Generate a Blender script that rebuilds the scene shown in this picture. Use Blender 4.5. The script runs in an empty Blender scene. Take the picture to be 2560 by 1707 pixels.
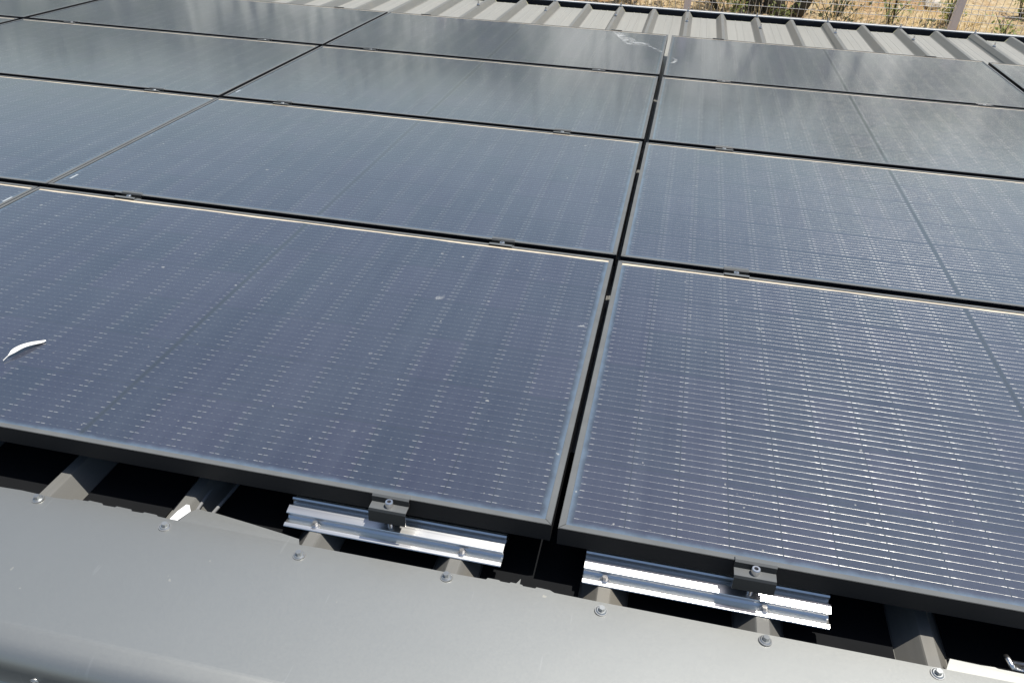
import bpy, bmesh, math, random
from mathutils import Vector, Matrix
random.seed(7)
sc = bpy.context.scene
COL = sc.collection

# ------------------------------------------------------------------ camera, sky, sun, exposure
SLOPE = 0.19322                                  # the roof falls away from the camera by 11 degrees
T = Matrix.Rotation(-SLOPE, 4, 'X')              # roof frame -> world (roof frame: x along the ridge, y down the slope)
CR = Matrix(((0.97762594, 0.20643653, 0.04039158),
             (-0.14226185, 0.50742595, 0.84987086),
             (0.15494865, -0.83660198, 0.52544081))).transposed()
cam = bpy.data.cameras.new('camera')
cam.sensor_width = 36.0
cam.lens = 36.0 * 2018.87 / 2560.0
cam.clip_start = 0.02
cam.clip_end = 2000
cam_ob = bpy.data.objects.new('camera', cam)
COL.objects.link(cam_ob)
cam_ob.matrix_world = T @ Matrix.Translation((1.8538, -0.9680, 0.9506)) @ CR.to_4x4()
sc.camera = cam_ob

SUN = Vector((0.2688, 0.2597, 0.9275)).normalized()
world = bpy.data.worlds.new("World")
sc.world = world
world.use_nodes = True
wn = world.node_tree
sky = wn.nodes.new('ShaderNodeTexSky')
sky.sky_type = 'NISHITA'
sky.sun_disc = False
sky.sun_elevation = math.asin(SUN.z)
sky.sun_rotation = math.atan2(SUN.x, SUN.y)
sky.dust_density = 1.0
sky.ozone_density = 1.0
sky.air_density = 1.12
bg = wn.nodes['Background']
bg.inputs['Strength'].default_value = 0.095
wn.links.new(sky.outputs[0], bg.inputs['Color'])
sun = bpy.data.lights.new('sun', 'SUN')
sun.energy = 5.0
sun.angle = math.radians(0.5)
sun.color = (1.0, 0.965, 0.90)
sun_ob = bpy.data.objects.new('sun', sun)
COL.objects.link(sun_ob)
sun_ob.rotation_euler = SUN.to_track_quat('Z', 'Y').to_euler()

sc.view_settings.view_transform = 'Standard'
sc.view_settings.look = 'None'
sc.view_settings.gamma = 1.0
sc.view_settings.exposure = 0.2
sc.render.engine = 'CYCLES'
sc.cycles.use_denoising = True
sc.cycles.max_bounces = 6
sc.cycles.sample_clamp_indirect = 6.0


# ------------------------------------------------------------------ helpers: objects
def tag(o, label=None, cat=None, group=None, kind=None):
    if label: o['label'] = label
    if cat: o['category'] = cat
    if group: o['group'] = group
    if kind: o['kind'] = kind
    return o


def mesh_obj(name, bm, mats, parent=None, mw=None, smooth=False):
    me = bpy.data.meshes.new(name)
    bmesh.ops.recalc_face_normals(bm, faces=bm.faces[:])
    bm.to_mesh(me)
    bm.free()
    for m in (mats if isinstance(mats, (list, tuple)) else [mats]):
        me.materials.append(m)
    if smooth:
        for p in me.polygons: p.use_smooth = True
    o = bpy.data.objects.new(name, me)
    COL.objects.link(o)
    if parent is not None: o.parent = parent
    elif mw is not None: o.matrix_world = mw
    return o


def empty(name, mw):
    o = bpy.data.objects.new(name, None)
    o.empty_display_size = 0.05
    COL.objects.link(o)
    o.matrix_world = mw
    return o


def roof_at(x, y, z, rz=0.0):
    return T @ Matrix.Translation((x, y, z)) @ Matrix.Rotation(rz, 4, 'Z')


def at(x, y, z, rz=0.0):
    return Matrix.Translation((x, y, z)) @ Matrix.Rotation(rz, 4, 'Z')


def copy_tree(root, mw):
    r = root.copy(); COL.objects.link(r); r.matrix_world = mw
    for ch in list(root.children):
        c = ch.copy(); COL.objects.link(c); c.parent = r
        for g in list(ch.children):
            d = g.copy(); COL.objects.link(d); d.parent = c
    return r


# ------------------------------------------------------------------ helpers: shapes
def box(bm, x0, x1, y0, y1, z0, z1, mi=0):
    v = [bm.verts.new(c) for c in ((x0, y0, z0), (x1, y0, z0), (x1, y1, z0), (x0, y1, z0),
                                   (x0, y0, z1), (x1, y0, z1), (x1, y1, z1), (x0, y1, z1))]
    for f in ((3, 2, 1, 0), (4, 5, 6, 7), (0, 1, 5, 4), (1, 2, 6, 5), (2, 3, 7, 6), (3, 0, 4, 7)):
        bm.faces.new([v[i] for i in f]).material_index = mi


def extrude_x(bm, prof, x0, x1, closed=True, caps=True, mi=0):
    """profile of (y, z) swept along x"""
    a = [bm.verts.new((x0, y, z)) for y, z in prof]
    b = [bm.verts.new((x1, y, z)) for y, z in prof]
    n = len(prof)
    for i in range(n if closed else n - 1):
        j = (i + 1) % n
        bm.faces.new((a[i], a[j], b[j], b[i])).material_index = mi
    if closed and caps:
        bm.faces.new(a[::-1]).material_index = mi
        bm.faces.new(b).material_index = mi


def thicken(path, t):
    """open (y, z) polyline -> closed profile of thickness t"""
    n = len(path)
    out = []
    for i, (y, z) in enumerate(path):
        a = path[max(i - 1, 0)]; b = path[min(i + 1, n - 1)]
        d = Vector((b[0] - a[0], b[1] - a[1])).normalized()
        out.append((y - d.y * t * -1.0 * -1, z + d.x * t * -1.0 * -1 - 0.0))
    # offset to the left of the direction of travel
    return path + [(q[0], q[1]) for q in reversed(out)]


def cyl(bm, r0, r1, z0, z1, n=20, cx=0, cy=0, mi=0, cap0=True, cap1=True, rot=0.0):
    a = [bm.verts.new((cx + r0 * math.cos(2 * math.pi * i / n + rot), cy + r0 * math.sin(2 * math.pi * i / n + rot), z0)) for i in range(n)]
    b = [bm.verts.new((cx + r1 * math.cos(2 * math.pi * i / n + rot), cy + r1 * math.sin(2 * math.pi * i / n + rot), z1)) for i in range(n)]
    for i in range(n):
        j = (i + 1) % n
        bm.faces.new((a[i], a[j], b[j], b[i])).material_index = mi
    if cap0: bm.faces.new(a[::-1]).material_index = mi
    if cap1: bm.faces.new(b).material_index = mi


def tube(bm, pts, rad, n=8, mi=0, cap=True):
    pts = [Vector(p) for p in pts]
    rads = rad if isinstance(rad, (list, tuple)) else [rad] * len(pts)
    prev = None
    rings = []
    for i, p in enumerate(pts):
        d = (pts[min(i + 1, len(pts) - 1)] - pts[max(i - 1, 0)]).normalized()
        u = d.orthogonal().normalized() if prev is None else (prev - d * prev.dot(d)).normalized()
        prev = u
        w = d.cross(u)
        rings.append([bm.verts.new(p + (u * math.cos(2 * math.pi * k / n) + w * math.sin(2 * math.pi * k / n)) * rads[i]) for k in range(n)])
    for a, b in zip(rings, rings[1:]):
        for k in range(n):
            bm.faces.new((a[k], a[(k + 1) % n], b[(k + 1) % n], b[k])).material_index = mi
    if cap:
        bm.faces.new(rings[0][::-1]).material_index = mi
        bm.faces.new(rings[-1]).material_index = mi


def plate(bm, outline, z, t, mi=0, zf=None):
    """flat outline of (x, y) given thickness t downwards"""
    a = [bm.verts.new((x, y, (zf(x, y) if zf else z))) for x, y in outline]
    b = [bm.verts.new((x, y, (zf(x, y) if zf else z) - t)) for x, y in outline]
    n = len(outline)
    bm.faces.new(a).material_index = mi
    bm.faces.new(b[::-1]).material_index = mi
    for i in range(n):
        j = (i + 1) % n
        bm.faces.new((a[i], b[i], b[j], a[j])).material_index = mi


# ------------------------------------------------------------------ helpers: materials
class N:
    def __init__(self, name):
        self.m = bpy.data.materials.new(name)
        self.m.use_nodes = True
        self.t = self.m.node_tree
        self.b = self.t.nodes['Principled BSDF']
        self.out = self.t.nodes['Material Output']

    def n(self, typ, **kw):
        nd = self.t.nodes.new(typ)
        for k, v in kw.items(): setattr(nd, k, v)
        return nd

    def put(self, sock, v):
        if hasattr(v, 'is_output') or hasattr(v, 'links'):
            self.t.links.new(v, sock)
        else:
            sock.default_value = v

    def math(self, op, a, b=0.0, c=0.0, clamp=False):
        nd = self.n('ShaderNodeMath', operation=op)
        nd.use_clamp = clamp
        self.put(nd.inputs[0], a); self.put(nd.inputs[1], b); self.put(nd.inputs[2], c)
        return nd.outputs[0]

    def mix(self, f, a, b):
        nd = self.n('ShaderNodeMix', data_type='RGBA')
        self.put(nd.inputs[0], f)
        self.put(nd.inputs[6], a); self.put(nd.inputs[7], b)
        return nd.outputs[2]

    def noise(self, vec, scale, detail=3.0, rough=0.55):
        nd = self.n('ShaderNodeTexNoise')
        self.put(nd.inputs['Vector'], vec)
        nd.inputs['Scale'].default_value = scale
        nd.inputs['Detail'].default_value = detail
        nd.inputs['Roughness'].default_value = rough
        return nd.outputs[0]

    def mapping(self, vec, scale=(1, 1, 1), loc=None):
        nd = self.n('ShaderNodeMapping')
        self.put(nd.inputs[0], vec)
        nd.inputs['Scale'].default_value = scale
        if loc is not None: self.put(nd.inputs['Location'], loc)
        return nd.outputs[0]

    def smooth(self, x, lo, hi):
        nd = self.n('ShaderNodeMapRange', interpolation_type='SMOOTHSTEP')
        self.put(nd.inputs[0], x)
        nd.inputs[1].default_value = lo; nd.inputs[2].default_value = hi
        return nd.outputs[0]

    def objco(self): return self.n('ShaderNodeTexCoord').outputs['Object']

    def bump(self, h, strength, dist):
        nd = self.n('ShaderNodeBump')
        nd.inputs['Strength'].default_value = strength
        nd.inputs['Distance'].default_value = dist
        self.put(nd.inputs['Height'], h)
        self.t.links.new(nd.outputs[0], self.b.inputs['Normal'])


def rgb(*c): return (c[0], c[1], c[2], 1.0)


def metal_mat(name, base, rough, metallic=0.0, var=0.15, spec=0.5, nscale=(8, 8, 8), bump=0.0, dust=None, coat=0.0, top=None):
    k = N(name)
    co = k.objco()
    a = k.noise(k.mapping(co, nscale), 1.0, 5.0, 0.6)
    lo = rgb(*[c * (1 - var) for c in base]); hi = rgb(*[min(1, c * (1 + var)) for c in base])
    c = k.mix(a, lo, hi)
    if dust:
        d = k.smooth(k.noise(co, 60.0, 6.0, 0.7), 0.5, 0.75)
        c = k.mix(k.math('MULTIPLY', d, dust), c, rgb(0.42, 0.38, 0.31))
    if top:          # level faces paler: sun and sky gloss painted in together with dust
        geo = k.n('ShaderNodeNewGeometry')
        sp = k.n('ShaderNodeSeparateXYZ'); k.put(sp.inputs[0], geo.outputs['Normal'])
        up = k.smooth(sp.outputs[2], 0.80, 0.95)
        vz = k.math('MULTIPLY_ADD', k.noise(co, 14.0, 4.0, 0.6), 0.6, 0.7)
        c = k.mix(k.math('MULTIPLY', k.math('MULTIPLY', up, vz), top[0], clamp=True), c, rgb(*top[1]))
    k.put(k.b.inputs['Base Color'], c)
    k.b.inputs['Metallic'].default_value = metallic
    k.b.inputs['Specular IOR Level'].default_value = spec
    r = k.noise(k.mapping(co, nscale, (3, 1, 7)), 2.3, 4.0)
    k.put(k.b.inputs['Roughness'], k.math('MULTIPLY_ADD', r, 0.16, rough - 0.08))
    if coat:
        k.b.inputs['Coat Weight'].default_value = coat
        k.b.inputs['Coat Roughness'].default_value = 0.25
    if bump:
        k.bump(k.noise(co, 5.0, 3.0), bump, 0.01)
    return k.m


PL, PW = 1.755, 1.034           # panel length and depth
FW = 0.0115                     # face width of the frame


def glass_material():
    """black solar cells under dusty glass: busbar wires, cell gaps, dust film, dirt along the lower edge"""
    k = N('solar_glass')
    co = k.objco()
    sep = k.n('ShaderNodeSeparateXYZ'); k.put(sep.inputs[0], co)
    x, y = sep.outputs[0], sep.outputs[1]
    info = k.n('ShaderNodeObjectInfo')
    rnd = info.outputs['Random']
    M = k.math
    off = k.n('ShaderNodeCombineXYZ')
    k.put(off.inputs[0], M('MULTIPLY', rnd, 37.0)); k.put(off.inputs[1], M('MULTIPLY', rnd, 91.0))
    # --- cells along x: two halves of ten columns
    cw = 0.0850
    gapc = 0.011
    x_in = M('SUBTRACT', x, 0.021)
    second = M('GREATER_THAN', x_in, 10 * cw + gapc * 0.5)
    xs = M('SUBTRACT', x_in, M('MULTIPLY', second, gapc))
    xin = M('MULTIPLY', M('GREATER_THAN', xs, 0.0), M('LESS_THAN', xs, 20 * cw))
    # centre gap
    dc = M('ABSOLUTE', M('SUBTRACT', x_in, 10 * cw + gapc * 0.5))
    centre = M('LESS_THAN', dc, gapc * 0.5)
    cu = M('FRACT', M('DIVIDE', xs, cw))
    dx_cell = M('MULTIPLY', M('MINIMUM', cu, M('SUBTRACT', 1.0, cu)), cw)     # distance to the nearest column gap
    # --- rows
    ch = 0.1664
    ys = M('SUBTRACT', y, 0.0178)
    yin = M('MULTIPLY', M('GREATER_THAN', ys, 0.0), M('LESS_THAN', ys, 6 * ch))
    rv = M('FRACT', M('DIVIDE', ys, ch))
    yy = M('MULTIPLY', rv, ch)
    dy_cell = M('MULTIPLY', M('MINIMUM', rv, M('SUBTRACT', 1.0, rv)), ch)
    incell = M('MULTIPLY', M('MULTIPLY', xin, yin), M('SUBTRACT', 1.0, centre))
    q = M('DIVIDE', M('SUBTRACT', yy, 0.0124), 0.0177)
    dist = M('MULTIPLY', M('SUBTRACT', q, M('ROUND', q)), 0.0177)             # signed distance to the wire
    # the wire: thin, thicker next to the column gaps, with solder pads
    dash = M('MULTIPLY', M('LESS_THAN', dx_cell, 0.0095), M('GREATER_THAN', dx_cell, 0.0012))
    pq = M('DIVIDE', xs, cw / 6.0)
    pd = M('MULTIPLY', M('ABSOLUTE', M('SUBTRACT', M('FRACT', pq), 0.5)), cw / 6.0)
    pad = M('LESS_THAN', pd, 0.0011)
    half = M('ADD', 0.00021, M('ADD', M('MULTIPLY', dash, 0.00031), M('MULTIPLY', pad, 0.00018)))
    wire = M('MULTIPLY', M('LESS_THAN', M('ABSOLUTE', dist), half), incell)
    wire = M('MULTIPLY', wire, M('GREATER_THAN', dx_cell, 0.0010))
    # --- cell colour, small shifts from cell to cell
    cell_id = k.n('ShaderNodeCombineXYZ')
    k.put(cell_id.inputs[0], M('FLOOR', M('DIVIDE', xs, cw)))
    k.put(cell_id.inputs[1], M('FLOOR', M('DIVIDE', ys, ch)))
    k.put(cell_id.inputs[2], M('MULTIPLY', rnd, 100.0))
    wnz = k.n('ShaderNodeTexWhiteNoise', noise_dimensions='3D'); k.put(wnz.inputs[0], cell_id.outputs[0])
    cell = k.mix(wnz.outputs[0], rgb(0.0085, 0.0130, 0.030), rgb(0.0150, 0.0155, 0.037))
    gapm = M('MAXIMUM', M('LESS_THAN', dx_cell, 0.0010), M('LESS_THAN', dy_cell, 0.0012))
    cell = k.mix(M('MULTIPLY', gapm, 0.7), cell, rgb(0.008, 0.011, 0.018))
    strip = M('LESS_THAN', dc, 0.0032)
    back = k.mix(strip, rgb(0.010, 0.014, 0.025), rgb(0.004, 0.006, 0.011))
    base = k.mix(incell, back, cell)
    # --- dust film: even veil + rain streaks down the slope + grains
    p = k.n('ShaderNodeVectorMath', operation='ADD'); k.put(p.inputs[0], co); k.put(p.inputs[1], off.outputs[0])
    p = p.outputs[0]
    veil = k.noise(p, 2.1, 4.0, 0.55)
    streak = k.noise(k.mapping(p, (26, 1.6, 1)), 1.0, 5.0, 0.6)
    grain = k.noise(p, 420.0, 2.0, 0.8)
    sp = k.smooth(k.noise(p, 55.0, 2.0, 0.5), 0.735, 0.765)
    d = M('ADD', 0.014, M('MULTIPLY', veil, 0.085))
    d = M('ADD', d, M('MULTIPLY', M('SUBTRACT', streak, 0.45), 0.08))
    d = M('MULTIPLY', d, M('ADD', 0.35, M('MULTIPLY', grain, 1.3)), clamp=True)
    # pale rim of dust beside the frame, more of it at the sides
    ex = M('MINIMUM', M('SUBTRACT', x, FW), M('SUBTRACT', PL - FW, x))
    ey0 = M('SUBTRACT', y, FW)
    ey1 = M('SUBTRACT', PW - FW, y)
    wob = M('MULTIPLY', M('SUBTRACT', k.noise(k.mapping(p, (30, 30, 30)), 1.0, 4.0, 0.65), 0.5), 0.016)
    exw = M('ADD', ex, wob)
    rim = M('SUBTRACT', 1.0, k.smooth(M('MINIMUM', exw, M('ADD', ey0, wob)), -0.001, 0.014))
    col = k.mix(d, base, rgb(0.40, 0.45, 0.49))
    col = k.mix(M('MULTIPLY', rim, 0.28), col, rgb(0.27, 0.38, 0.50))
    # silt that settled against the lower (far) edge
    sw = M('MULTIPLY', M('SUBTRACT', k.noise(k.mapping(p, (4, 1, 1)), 1.0, 5.0, 0.65), 0.5), 0.020)
    silt = M('SUBTRACT', 1.0, k.smooth(M('ADD', ey1, sw), 0.0070, 0.0095))
    silt2 = M('SUBTRACT', 1.0, k.smooth(M('ADD', ex, M('MULTIPLY', ey1, 0.05)), 0.0002, 0.0016))
    silt = M('MAXIMUM', silt, M('MULTIPLY', silt2, M('SUBTRACT', 1.0, k.smooth(ey1, 0.02, 0.22))))
    col = k.mix(silt, col, rgb(0.62, 0.53, 0.39))
    # small pale specks
    col = k.mix(M('MULTIPLY', sp, 0.45), col, rgb(0.55, 0.53, 0.47))
    k.put(k.b.inputs['Base Color'], col)
    k.b.inputs['Roughness'].default_value = 0.42
    k.b.inputs['Specular IOR Level'].default_value = 0.38
    k.b.inputs['Coat Weight'].default_value = 1.0
    k.b.inputs['Coat IOR'].default_value = 1.75
    crough = M('ADD', 0.07, M('ADD', M('MULTIPLY', veil, 0.05), M('MULTIPLY', silt, 0.6)))
    k.put(k.b.inputs['Coat Roughness'], crough)
    k.b.inputs['Sheen Weight'].default_value = 0.34
    k.b.inputs['Sheen Roughness'].default_value = 0.36
    k.b.inputs['Sheen Tint'].default_value = rgb(0.93, 0.91, 0.84)
    # --- wires: round silver wire, so the normal turns across its width
    wb = k.n('ShaderNodeBsdfPrincipled')
    wb.inputs['Base Color'].default_value = rgb(0.80, 0.78, 0.72)
    k.put(wb.inputs['Metallic'], M('SUBTRACT', 1.0, M('MULTIPLY', M('MAXIMUM', dash, pad), 0.45)))
    # a wire is round: broad highlight across it, narrow along it
    wb.inputs['Roughness'].default_value = 0.46
    wb.inputs['Anisotropic'].default_value = 0.92
    vt = k.n('ShaderNodeVectorTransform', vector_type='VECTOR', convert_from='OBJECT', convert_to='WORLD')
    vt.inputs[0].default_value = (0.0, 1.0, 0.0)
    k.put(wb.inputs['Tangent'], vt.outputs[0])
    ms = k.n('ShaderNodeMixShader')
    k.put(ms.inputs[0], M('MULTIPLY', M('MULTIPLY', wire, M('MULTIPLY_ADD', k.smooth(k.noise(k.mapping(co, (30, 57, 1)), 1.0, 3.0, 0.7), 0.35, 0.65), 0.40, 0.38)), M('SUBTRACT', 1.0, silt)))
    k.t.links.new(k.b.outputs[0], ms.inputs[1]); k.t.links.new(wb.outputs[0], ms.inputs[2])
    k.t.links.new(ms.outputs[0], k.out.inputs[0])
    return k.m


def smear_material():
    k = N('dried_dirt')
    co = k.objco()
    k.put(k.b.inputs['Base Color'], rgb(0.62, 0.63, 0.62))
    k.b.inputs['Roughness'].default_value = 0.9
    a = k.smooth(k.noise(k.mapping(co, (18, 18, 1)), 1.0, 6.0, 0.7), 0.40, 0.72)
    k.put(k.b.inputs['Alpha'], k.math('MULTIPLY', a, 0.46))
    return k.m


def ground_material():
    k = N('dry_soil')
    co = k.objco()
    a = k.noise(co, 0.9, 6.0, 0.65)
    b = k.noise(co, 7.0, 6.0, 0.7)
    c = k.mix(k.smooth(a, 0.38, 0.62), rgb(0.42, 0.25, 0.13), rgb(0.56, 0.43, 0.25))
    c = k.mix(k.smooth(b, 0.45, 0.75), c, rgb(0.66, 0.56, 0.40))
    dk = k.smooth(k.noise(co, 11.0, 5.0, 0.7), 0.56, 0.66)
    c = k.mix(k.math('MULTIPLY', dk, 0.75), c, rgb(0.13, 0.075, 0.035))
    g = k.smooth(k.noise(co, 0.35, 4.0), 0.52, 0.66)
    c = k.mix(k.math('MULTIPLY', g, 0.35), c, rgb(0.16, 0.17, 0.07))
    sep = k.n('ShaderNodeSeparateXYZ'); k.put(sep.inputs[0], co)
    far = k.smooth(sep.outputs[1], 14.0, 24.0)
    scrub = k.mix(k.smooth(k.noise(co, 0.12, 5.0, 0.65), 0.40, 0.62), rgb(0.34, 0.345, 0.29), rgb(0.52, 0.50, 0.44))
    c = k.mix(far, c, scrub)
    c = k.mix(k.smooth(sep.outputs[1], 3.0, 1.0), c, rgb(0.07, 0.073, 0.075))      # unseen near ground darkened so the rolled flashing mirrors a dark tone
    k.put(k.b.inputs['Base Color'], c)
    k.b.inputs['Roughness'].default_value = 0.95
    k.b.inputs['Specular IOR Level'].default_value = 0.1
    k.bump(b, 0.9, 0.12)
    return k.m


def leaf_material(name, c0, c1, scale=3.0):
    k = N(name)
    a = k.noise(k.objco(), scale, 3.0)
    k.put(k.b.inputs['Base Color'], k.mix(k.smooth(a, 0.35, 0.65), rgb(*c0), rgb(*c1)))
    k.b.inputs['Roughness'].default_value = 0.7
    k.b.inputs['Specular IOR Level'].default_value = 0.25
    tr = k.n('ShaderNodeBsdfTranslucent')          # sun shines through the leaves
    k.put(tr.inputs[0], k.mix(k.smooth(a, 0.35, 0.65), rgb(*[min(1, q * 1.3) for q in c0]), rgb(*[min(1, q * 1.3) for q in c1])))
    ms = k.n('ShaderNodeMixShader'); ms.inputs[0].default_value = 0.4
    k.t.links.new(k.b.outputs[0], ms.inputs[1]); k.t.links.new(tr.outputs[0], ms.inputs[2])
    k.t.links.new(ms.outputs[0], k.out.inputs[0])
    return k.m


def rail_material():
    k = N('mill_aluminium')
    co = k.objco()
    a = k.noise(k.mapping(co, (3, 500, 500)), 1.0, 4.0, 0.7)
    k.put(k.b.inputs['Base Color'], k.mix(a, rgb(0.70, 0.69, 0.67), rgb(0.90, 0.89, 0.86)))
    k.b.inputs['Metallic'].default_value = 1.0
    k.b.inputs['Coat Weight'].default_value = 0.8
    k.b.inputs['Coat Roughness'].default_value = 0.13
    k.put(k.b.inputs['Roughness'], k.math('MULTIPLY_ADD', a, 0.16, 0.24))
    return k.m


def sheet_material():
    """grey painted steel with fine lines of dirt running down the slope"""
    k = N('grey_roof_sheet')
    co = k.objco()
    a = k.noise(k.mapping(co, (90, 0.9, 6)), 1.0, 5.0, 0.65)
    b = k.noise(co, 3.0, 5.0, 0.6)
    c = k.mix(a, rgb(0.125, 0.122, 0.111), rgb(0.195, 0.191, 0.176))
    c = k.mix(k.math('MULTIPLY', k.smooth(b, 0.5, 0.75), 0.35), c, rgb(0.26, 0.225, 0.165))
    sep = k.n('ShaderNodeSeparateXYZ'); k.put(sep.inputs[0], co)
    edge = k.math('MULTIPLY', k.smooth(sep.outputs[1], 5.635, 5.655), k.math('LESS_THAN', sep.outputs[2], -0.1))
    c = k.mix(k.math('MULTIPLY', edge, 0.8), c, rgb(0.46, 0.44, 0.24))
    pan = k.math('MULTIPLY', k.smooth(sep.outputs[1], 3.9, 4.4), k.math('LESS_THAN', sep.outputs[2], -0.117))
    c = k.mix(k.math('MULTIPLY', pan, k.math('MULTIPLY_ADD', a, 0.5, 0.42)), c, rgb(0.36, 0.345, 0.305))      # paler in the open troughs towards the eave
    k.put(k.b.inputs['Base Color'], c)
    k.b.inputs['Specular IOR Level'].default_value = 0.9
    k.put(k.b.inputs['Roughness'], k.math('MULTIPLY_ADD', b, 0.16, 0.30))
    return k.m


def flashing_material():
    k = N('grey_flashing_paint')
    co = k.objco()
    b = k.noise(co, 2.2, 4.0, 0.55)
    f = k.noise(co, 240.0, 3.0, 0.6)
    c = k.mix(b, rgb(0.345, 0.348, 0.326), rgb(0.392, 0.395, 0.372))
    s = k.smooth(k.noise(co, 30.0, 3.0, 0.6), 0.735, 0.76)
    c = k.mix(k.math('MULTIPLY', s, 0.6), c, rgb(0.6, 0.57, 0.48))
    sc1 = k.smooth(k.noise(k.mapping(co, (90, 7, 9)), 1.0, 2.0, 0.4), 0.735, 0.76)
    c = k.mix(k.math('MULTIPLY', sc1, 0.20), c, rgb(0.55, 0.55, 0.52))
    k.put(k.b.inputs['Base Color'], c)
    k.b.inputs['Metallic'].default_value = 0.80
    k.b.inputs['Specular IOR Level'].default_value = 0.55
    k.put(k.b.inputs['Roughness'], k.math('MULTIPLY_ADD', f, 0.08, 0.405))
    k.bump(k.math('ADD', k.noise(co, 3.2, 2.0), k.math('MULTIPLY', k.noise(co, 17.0, 2.0), 0.12)), 0.16, 0.007)
    return k.m


M_glass = glass_material()
M_frame = metal_mat('black_anodised_frame', (0.013, 0.013, 0.014), 0.55, 0.0, 0.12, 0.22, (2, 2, 40), top=(0.48, (0.24, 0.25, 0.25)))
M_back = metal_mat('black_backsheet', (0.02, 0.02, 0.022), 0.6)
M_sticker = metal_mat('white_sticker', (0.36, 0.39, 0.41), 0.5, var=0.06)
M_smear = smear_material()
M_clamp = metal_mat('black_clamp', (0.020, 0.022, 0.022), 0.42, 0.0, 0.1, 0.5, (30, 30, 30), top=(0.36, (0.27, 0.28, 0.28)))
M_steel = metal_mat('stainless_bolt', (0.72, 0.70, 0.68), 0.30, 1.0, 0.08)
M_hole = metal_mat('dark_hole', (0.012, 0.014, 0.02), 0.8)
M_rail = rail_material()
M_screw = metal_mat('grey_screw_cap', (0.42, 0.43, 0.42), 0.34, 0.8, 0.1)
M_washer = metal_mat('zinc_washer', (0.36, 0.36, 0.35), 0.36, 0.7, 0.1)
M_sheet = sheet_material()
M_flash = flashing_material()
M_gutter = metal_mat('black_gutter', (0.018, 0.019, 0.021), 0.45, 0.0, 0.2)
M_lip = metal_mat('pale_gutter_lip', (0.66, 0.66, 0.64), 0.4, 0.0, 0.10)
M_pan_shade = metal_mat('black_pan_shade', (0.005, 0.0055, 0.0065), 0.85, 0.0, 0.3, 0.2)
M_cut = metal_mat('cut_aluminium', (0.70, 0.69, 0.66), 0.35, 1.0, 0.08)
M_wall = metal_mat('grey_wall_paint', (0.62, 0.61, 0.57), 0.8, nscale=(1, 1, 1))
M_trim = metal_mat('dark_wall_trim', (0.06, 0.068, 0.075), 0.5, nscale=(2, 2, 2))
M_white = metal_mat('white_scrap', (0.86, 0.86, 0.85), 0.4, 0.0, 0.03)
M_cable = metal_mat('grey_conduit', (0.22, 0.22, 0.22), 0.5, 0.0, 0.1)
M_feather = metal_mat('white_feather', (0.80, 0.78, 0.73), 0.7, 0.0, 0.06, nscale=(60, 400, 60))
M_wire = metal_mat('galvanised_wire', (0.55, 0.56, 0.56), 0.4, 0.6, 0.1)
M_post = metal_mat('beige_post', (0.86, 0.78, 0.74), 0.55, 0.0, 0.05)
M_ground = ground_material()
M_straw = leaf_material('straw', (0.55, 0.41, 0.19), (0.78, 0.66, 0.40))
M_olive = leaf_material('olive_leaf', (0.10, 0.12, 0.06), (0.19, 0.21, 0.12))
M_weed = leaf_material('weed_leaf', (0.20, 0.26, 0.07), (0.42, 0.45, 0.20), 9.0)
M_bark = metal_mat('olive_bark', (0.085, 0.075, 0.055), 0.9, 0.0, 0.4, 0.2, (20, 20, 5))
M_rock = metal_mat('limestone', (0.52, 0.46, 0.38), 0.9, 0.0, 0.25, 0.2, (6, 6, 6))


# ------------------------------------------------------------------ ground, hill, far trees
def ground_z(x, y):
    """world height of the terrain"""
    z = -3.12
    if y > 6.0: z += 0.02 * (y - 6.0)
    if y > 16.0: z -= 0.012 * (min(y, 60.0) - 16.0)
    if y > 110: z += (0.034 + 0.014 * math.sin(x * 0.012 + 0.6)) * (min(y, 420) - 110)
    z += 0.05 * math.sin(x * 1.3 + y * 0.7) + 0.04 * math.sin(x * 2.9 - y * 2.3)
    if y > 60: z += 0.5 * math.sin(x * 0.045 + 1.0)
    return z


bm = bmesh.new()
def spaced(lo, hi, fine_lo, fine_hi, step, grow):
    v = []
    q = fine_lo
    while q < fine_hi: v.append(q); q += step
    s = step
    q = fine_hi
    while q < hi: v.append(q); s *= grow; q += s
    v.append(hi)
    s = step; q = fine_lo - step
    pre = []
    while q > lo: pre.append(q); s *= grow; q -= s
    pre.append(lo)
    return pre[::-1] + v
gx = spaced(-500, 500, -4, 10, 0.16, 1.25)
gy = spaced(-300, 700, 6.0, 14, 0.14, 1.25)
rows = []
for yy in gy:
    r = []
    for xx in gx:
        z = ground_z(xx, yy)
        if -4 < xx < 10 and 6 < yy < 14.2: z += random.uniform(-0.035, 0.035)
        r.append(bm.verts.new((xx, yy, z)))
    rows.append(r)
for a, b in zip(rows, rows[1:]):
    for i in range(len(a) - 1):
        bm.faces.new((a[i], a[i + 1], b[i + 1], b[i]))
g = mesh_obj('ground', bm, M_ground, mw=Matrix.Identity(4), smooth=True)
tag(g, kind='structure')


def leaf_quad(bm, c, size, mi=0, up=0.3):
    d = Vector((random.gauss(0, 1), random.gauss(0, 1), random.gauss(0, 1) + up)).normalized()
    u = d.orthogonal().normalized()
    u.rotate(Matrix.Rotation(random.uniform(0, 6.28), 3, d))
    w = d.cross(u)
    a = size * random.uniform(0.6, 1.3)
    b = a * random.uniform(0.3, 0.55)
    v = [bm.verts.new(c + u * a), bm.verts.new(c + w * b), bm.verts.new(c - u * a), bm.verts.new(c - w * b)]
    bm.faces.new(v).material_index = mi


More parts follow.
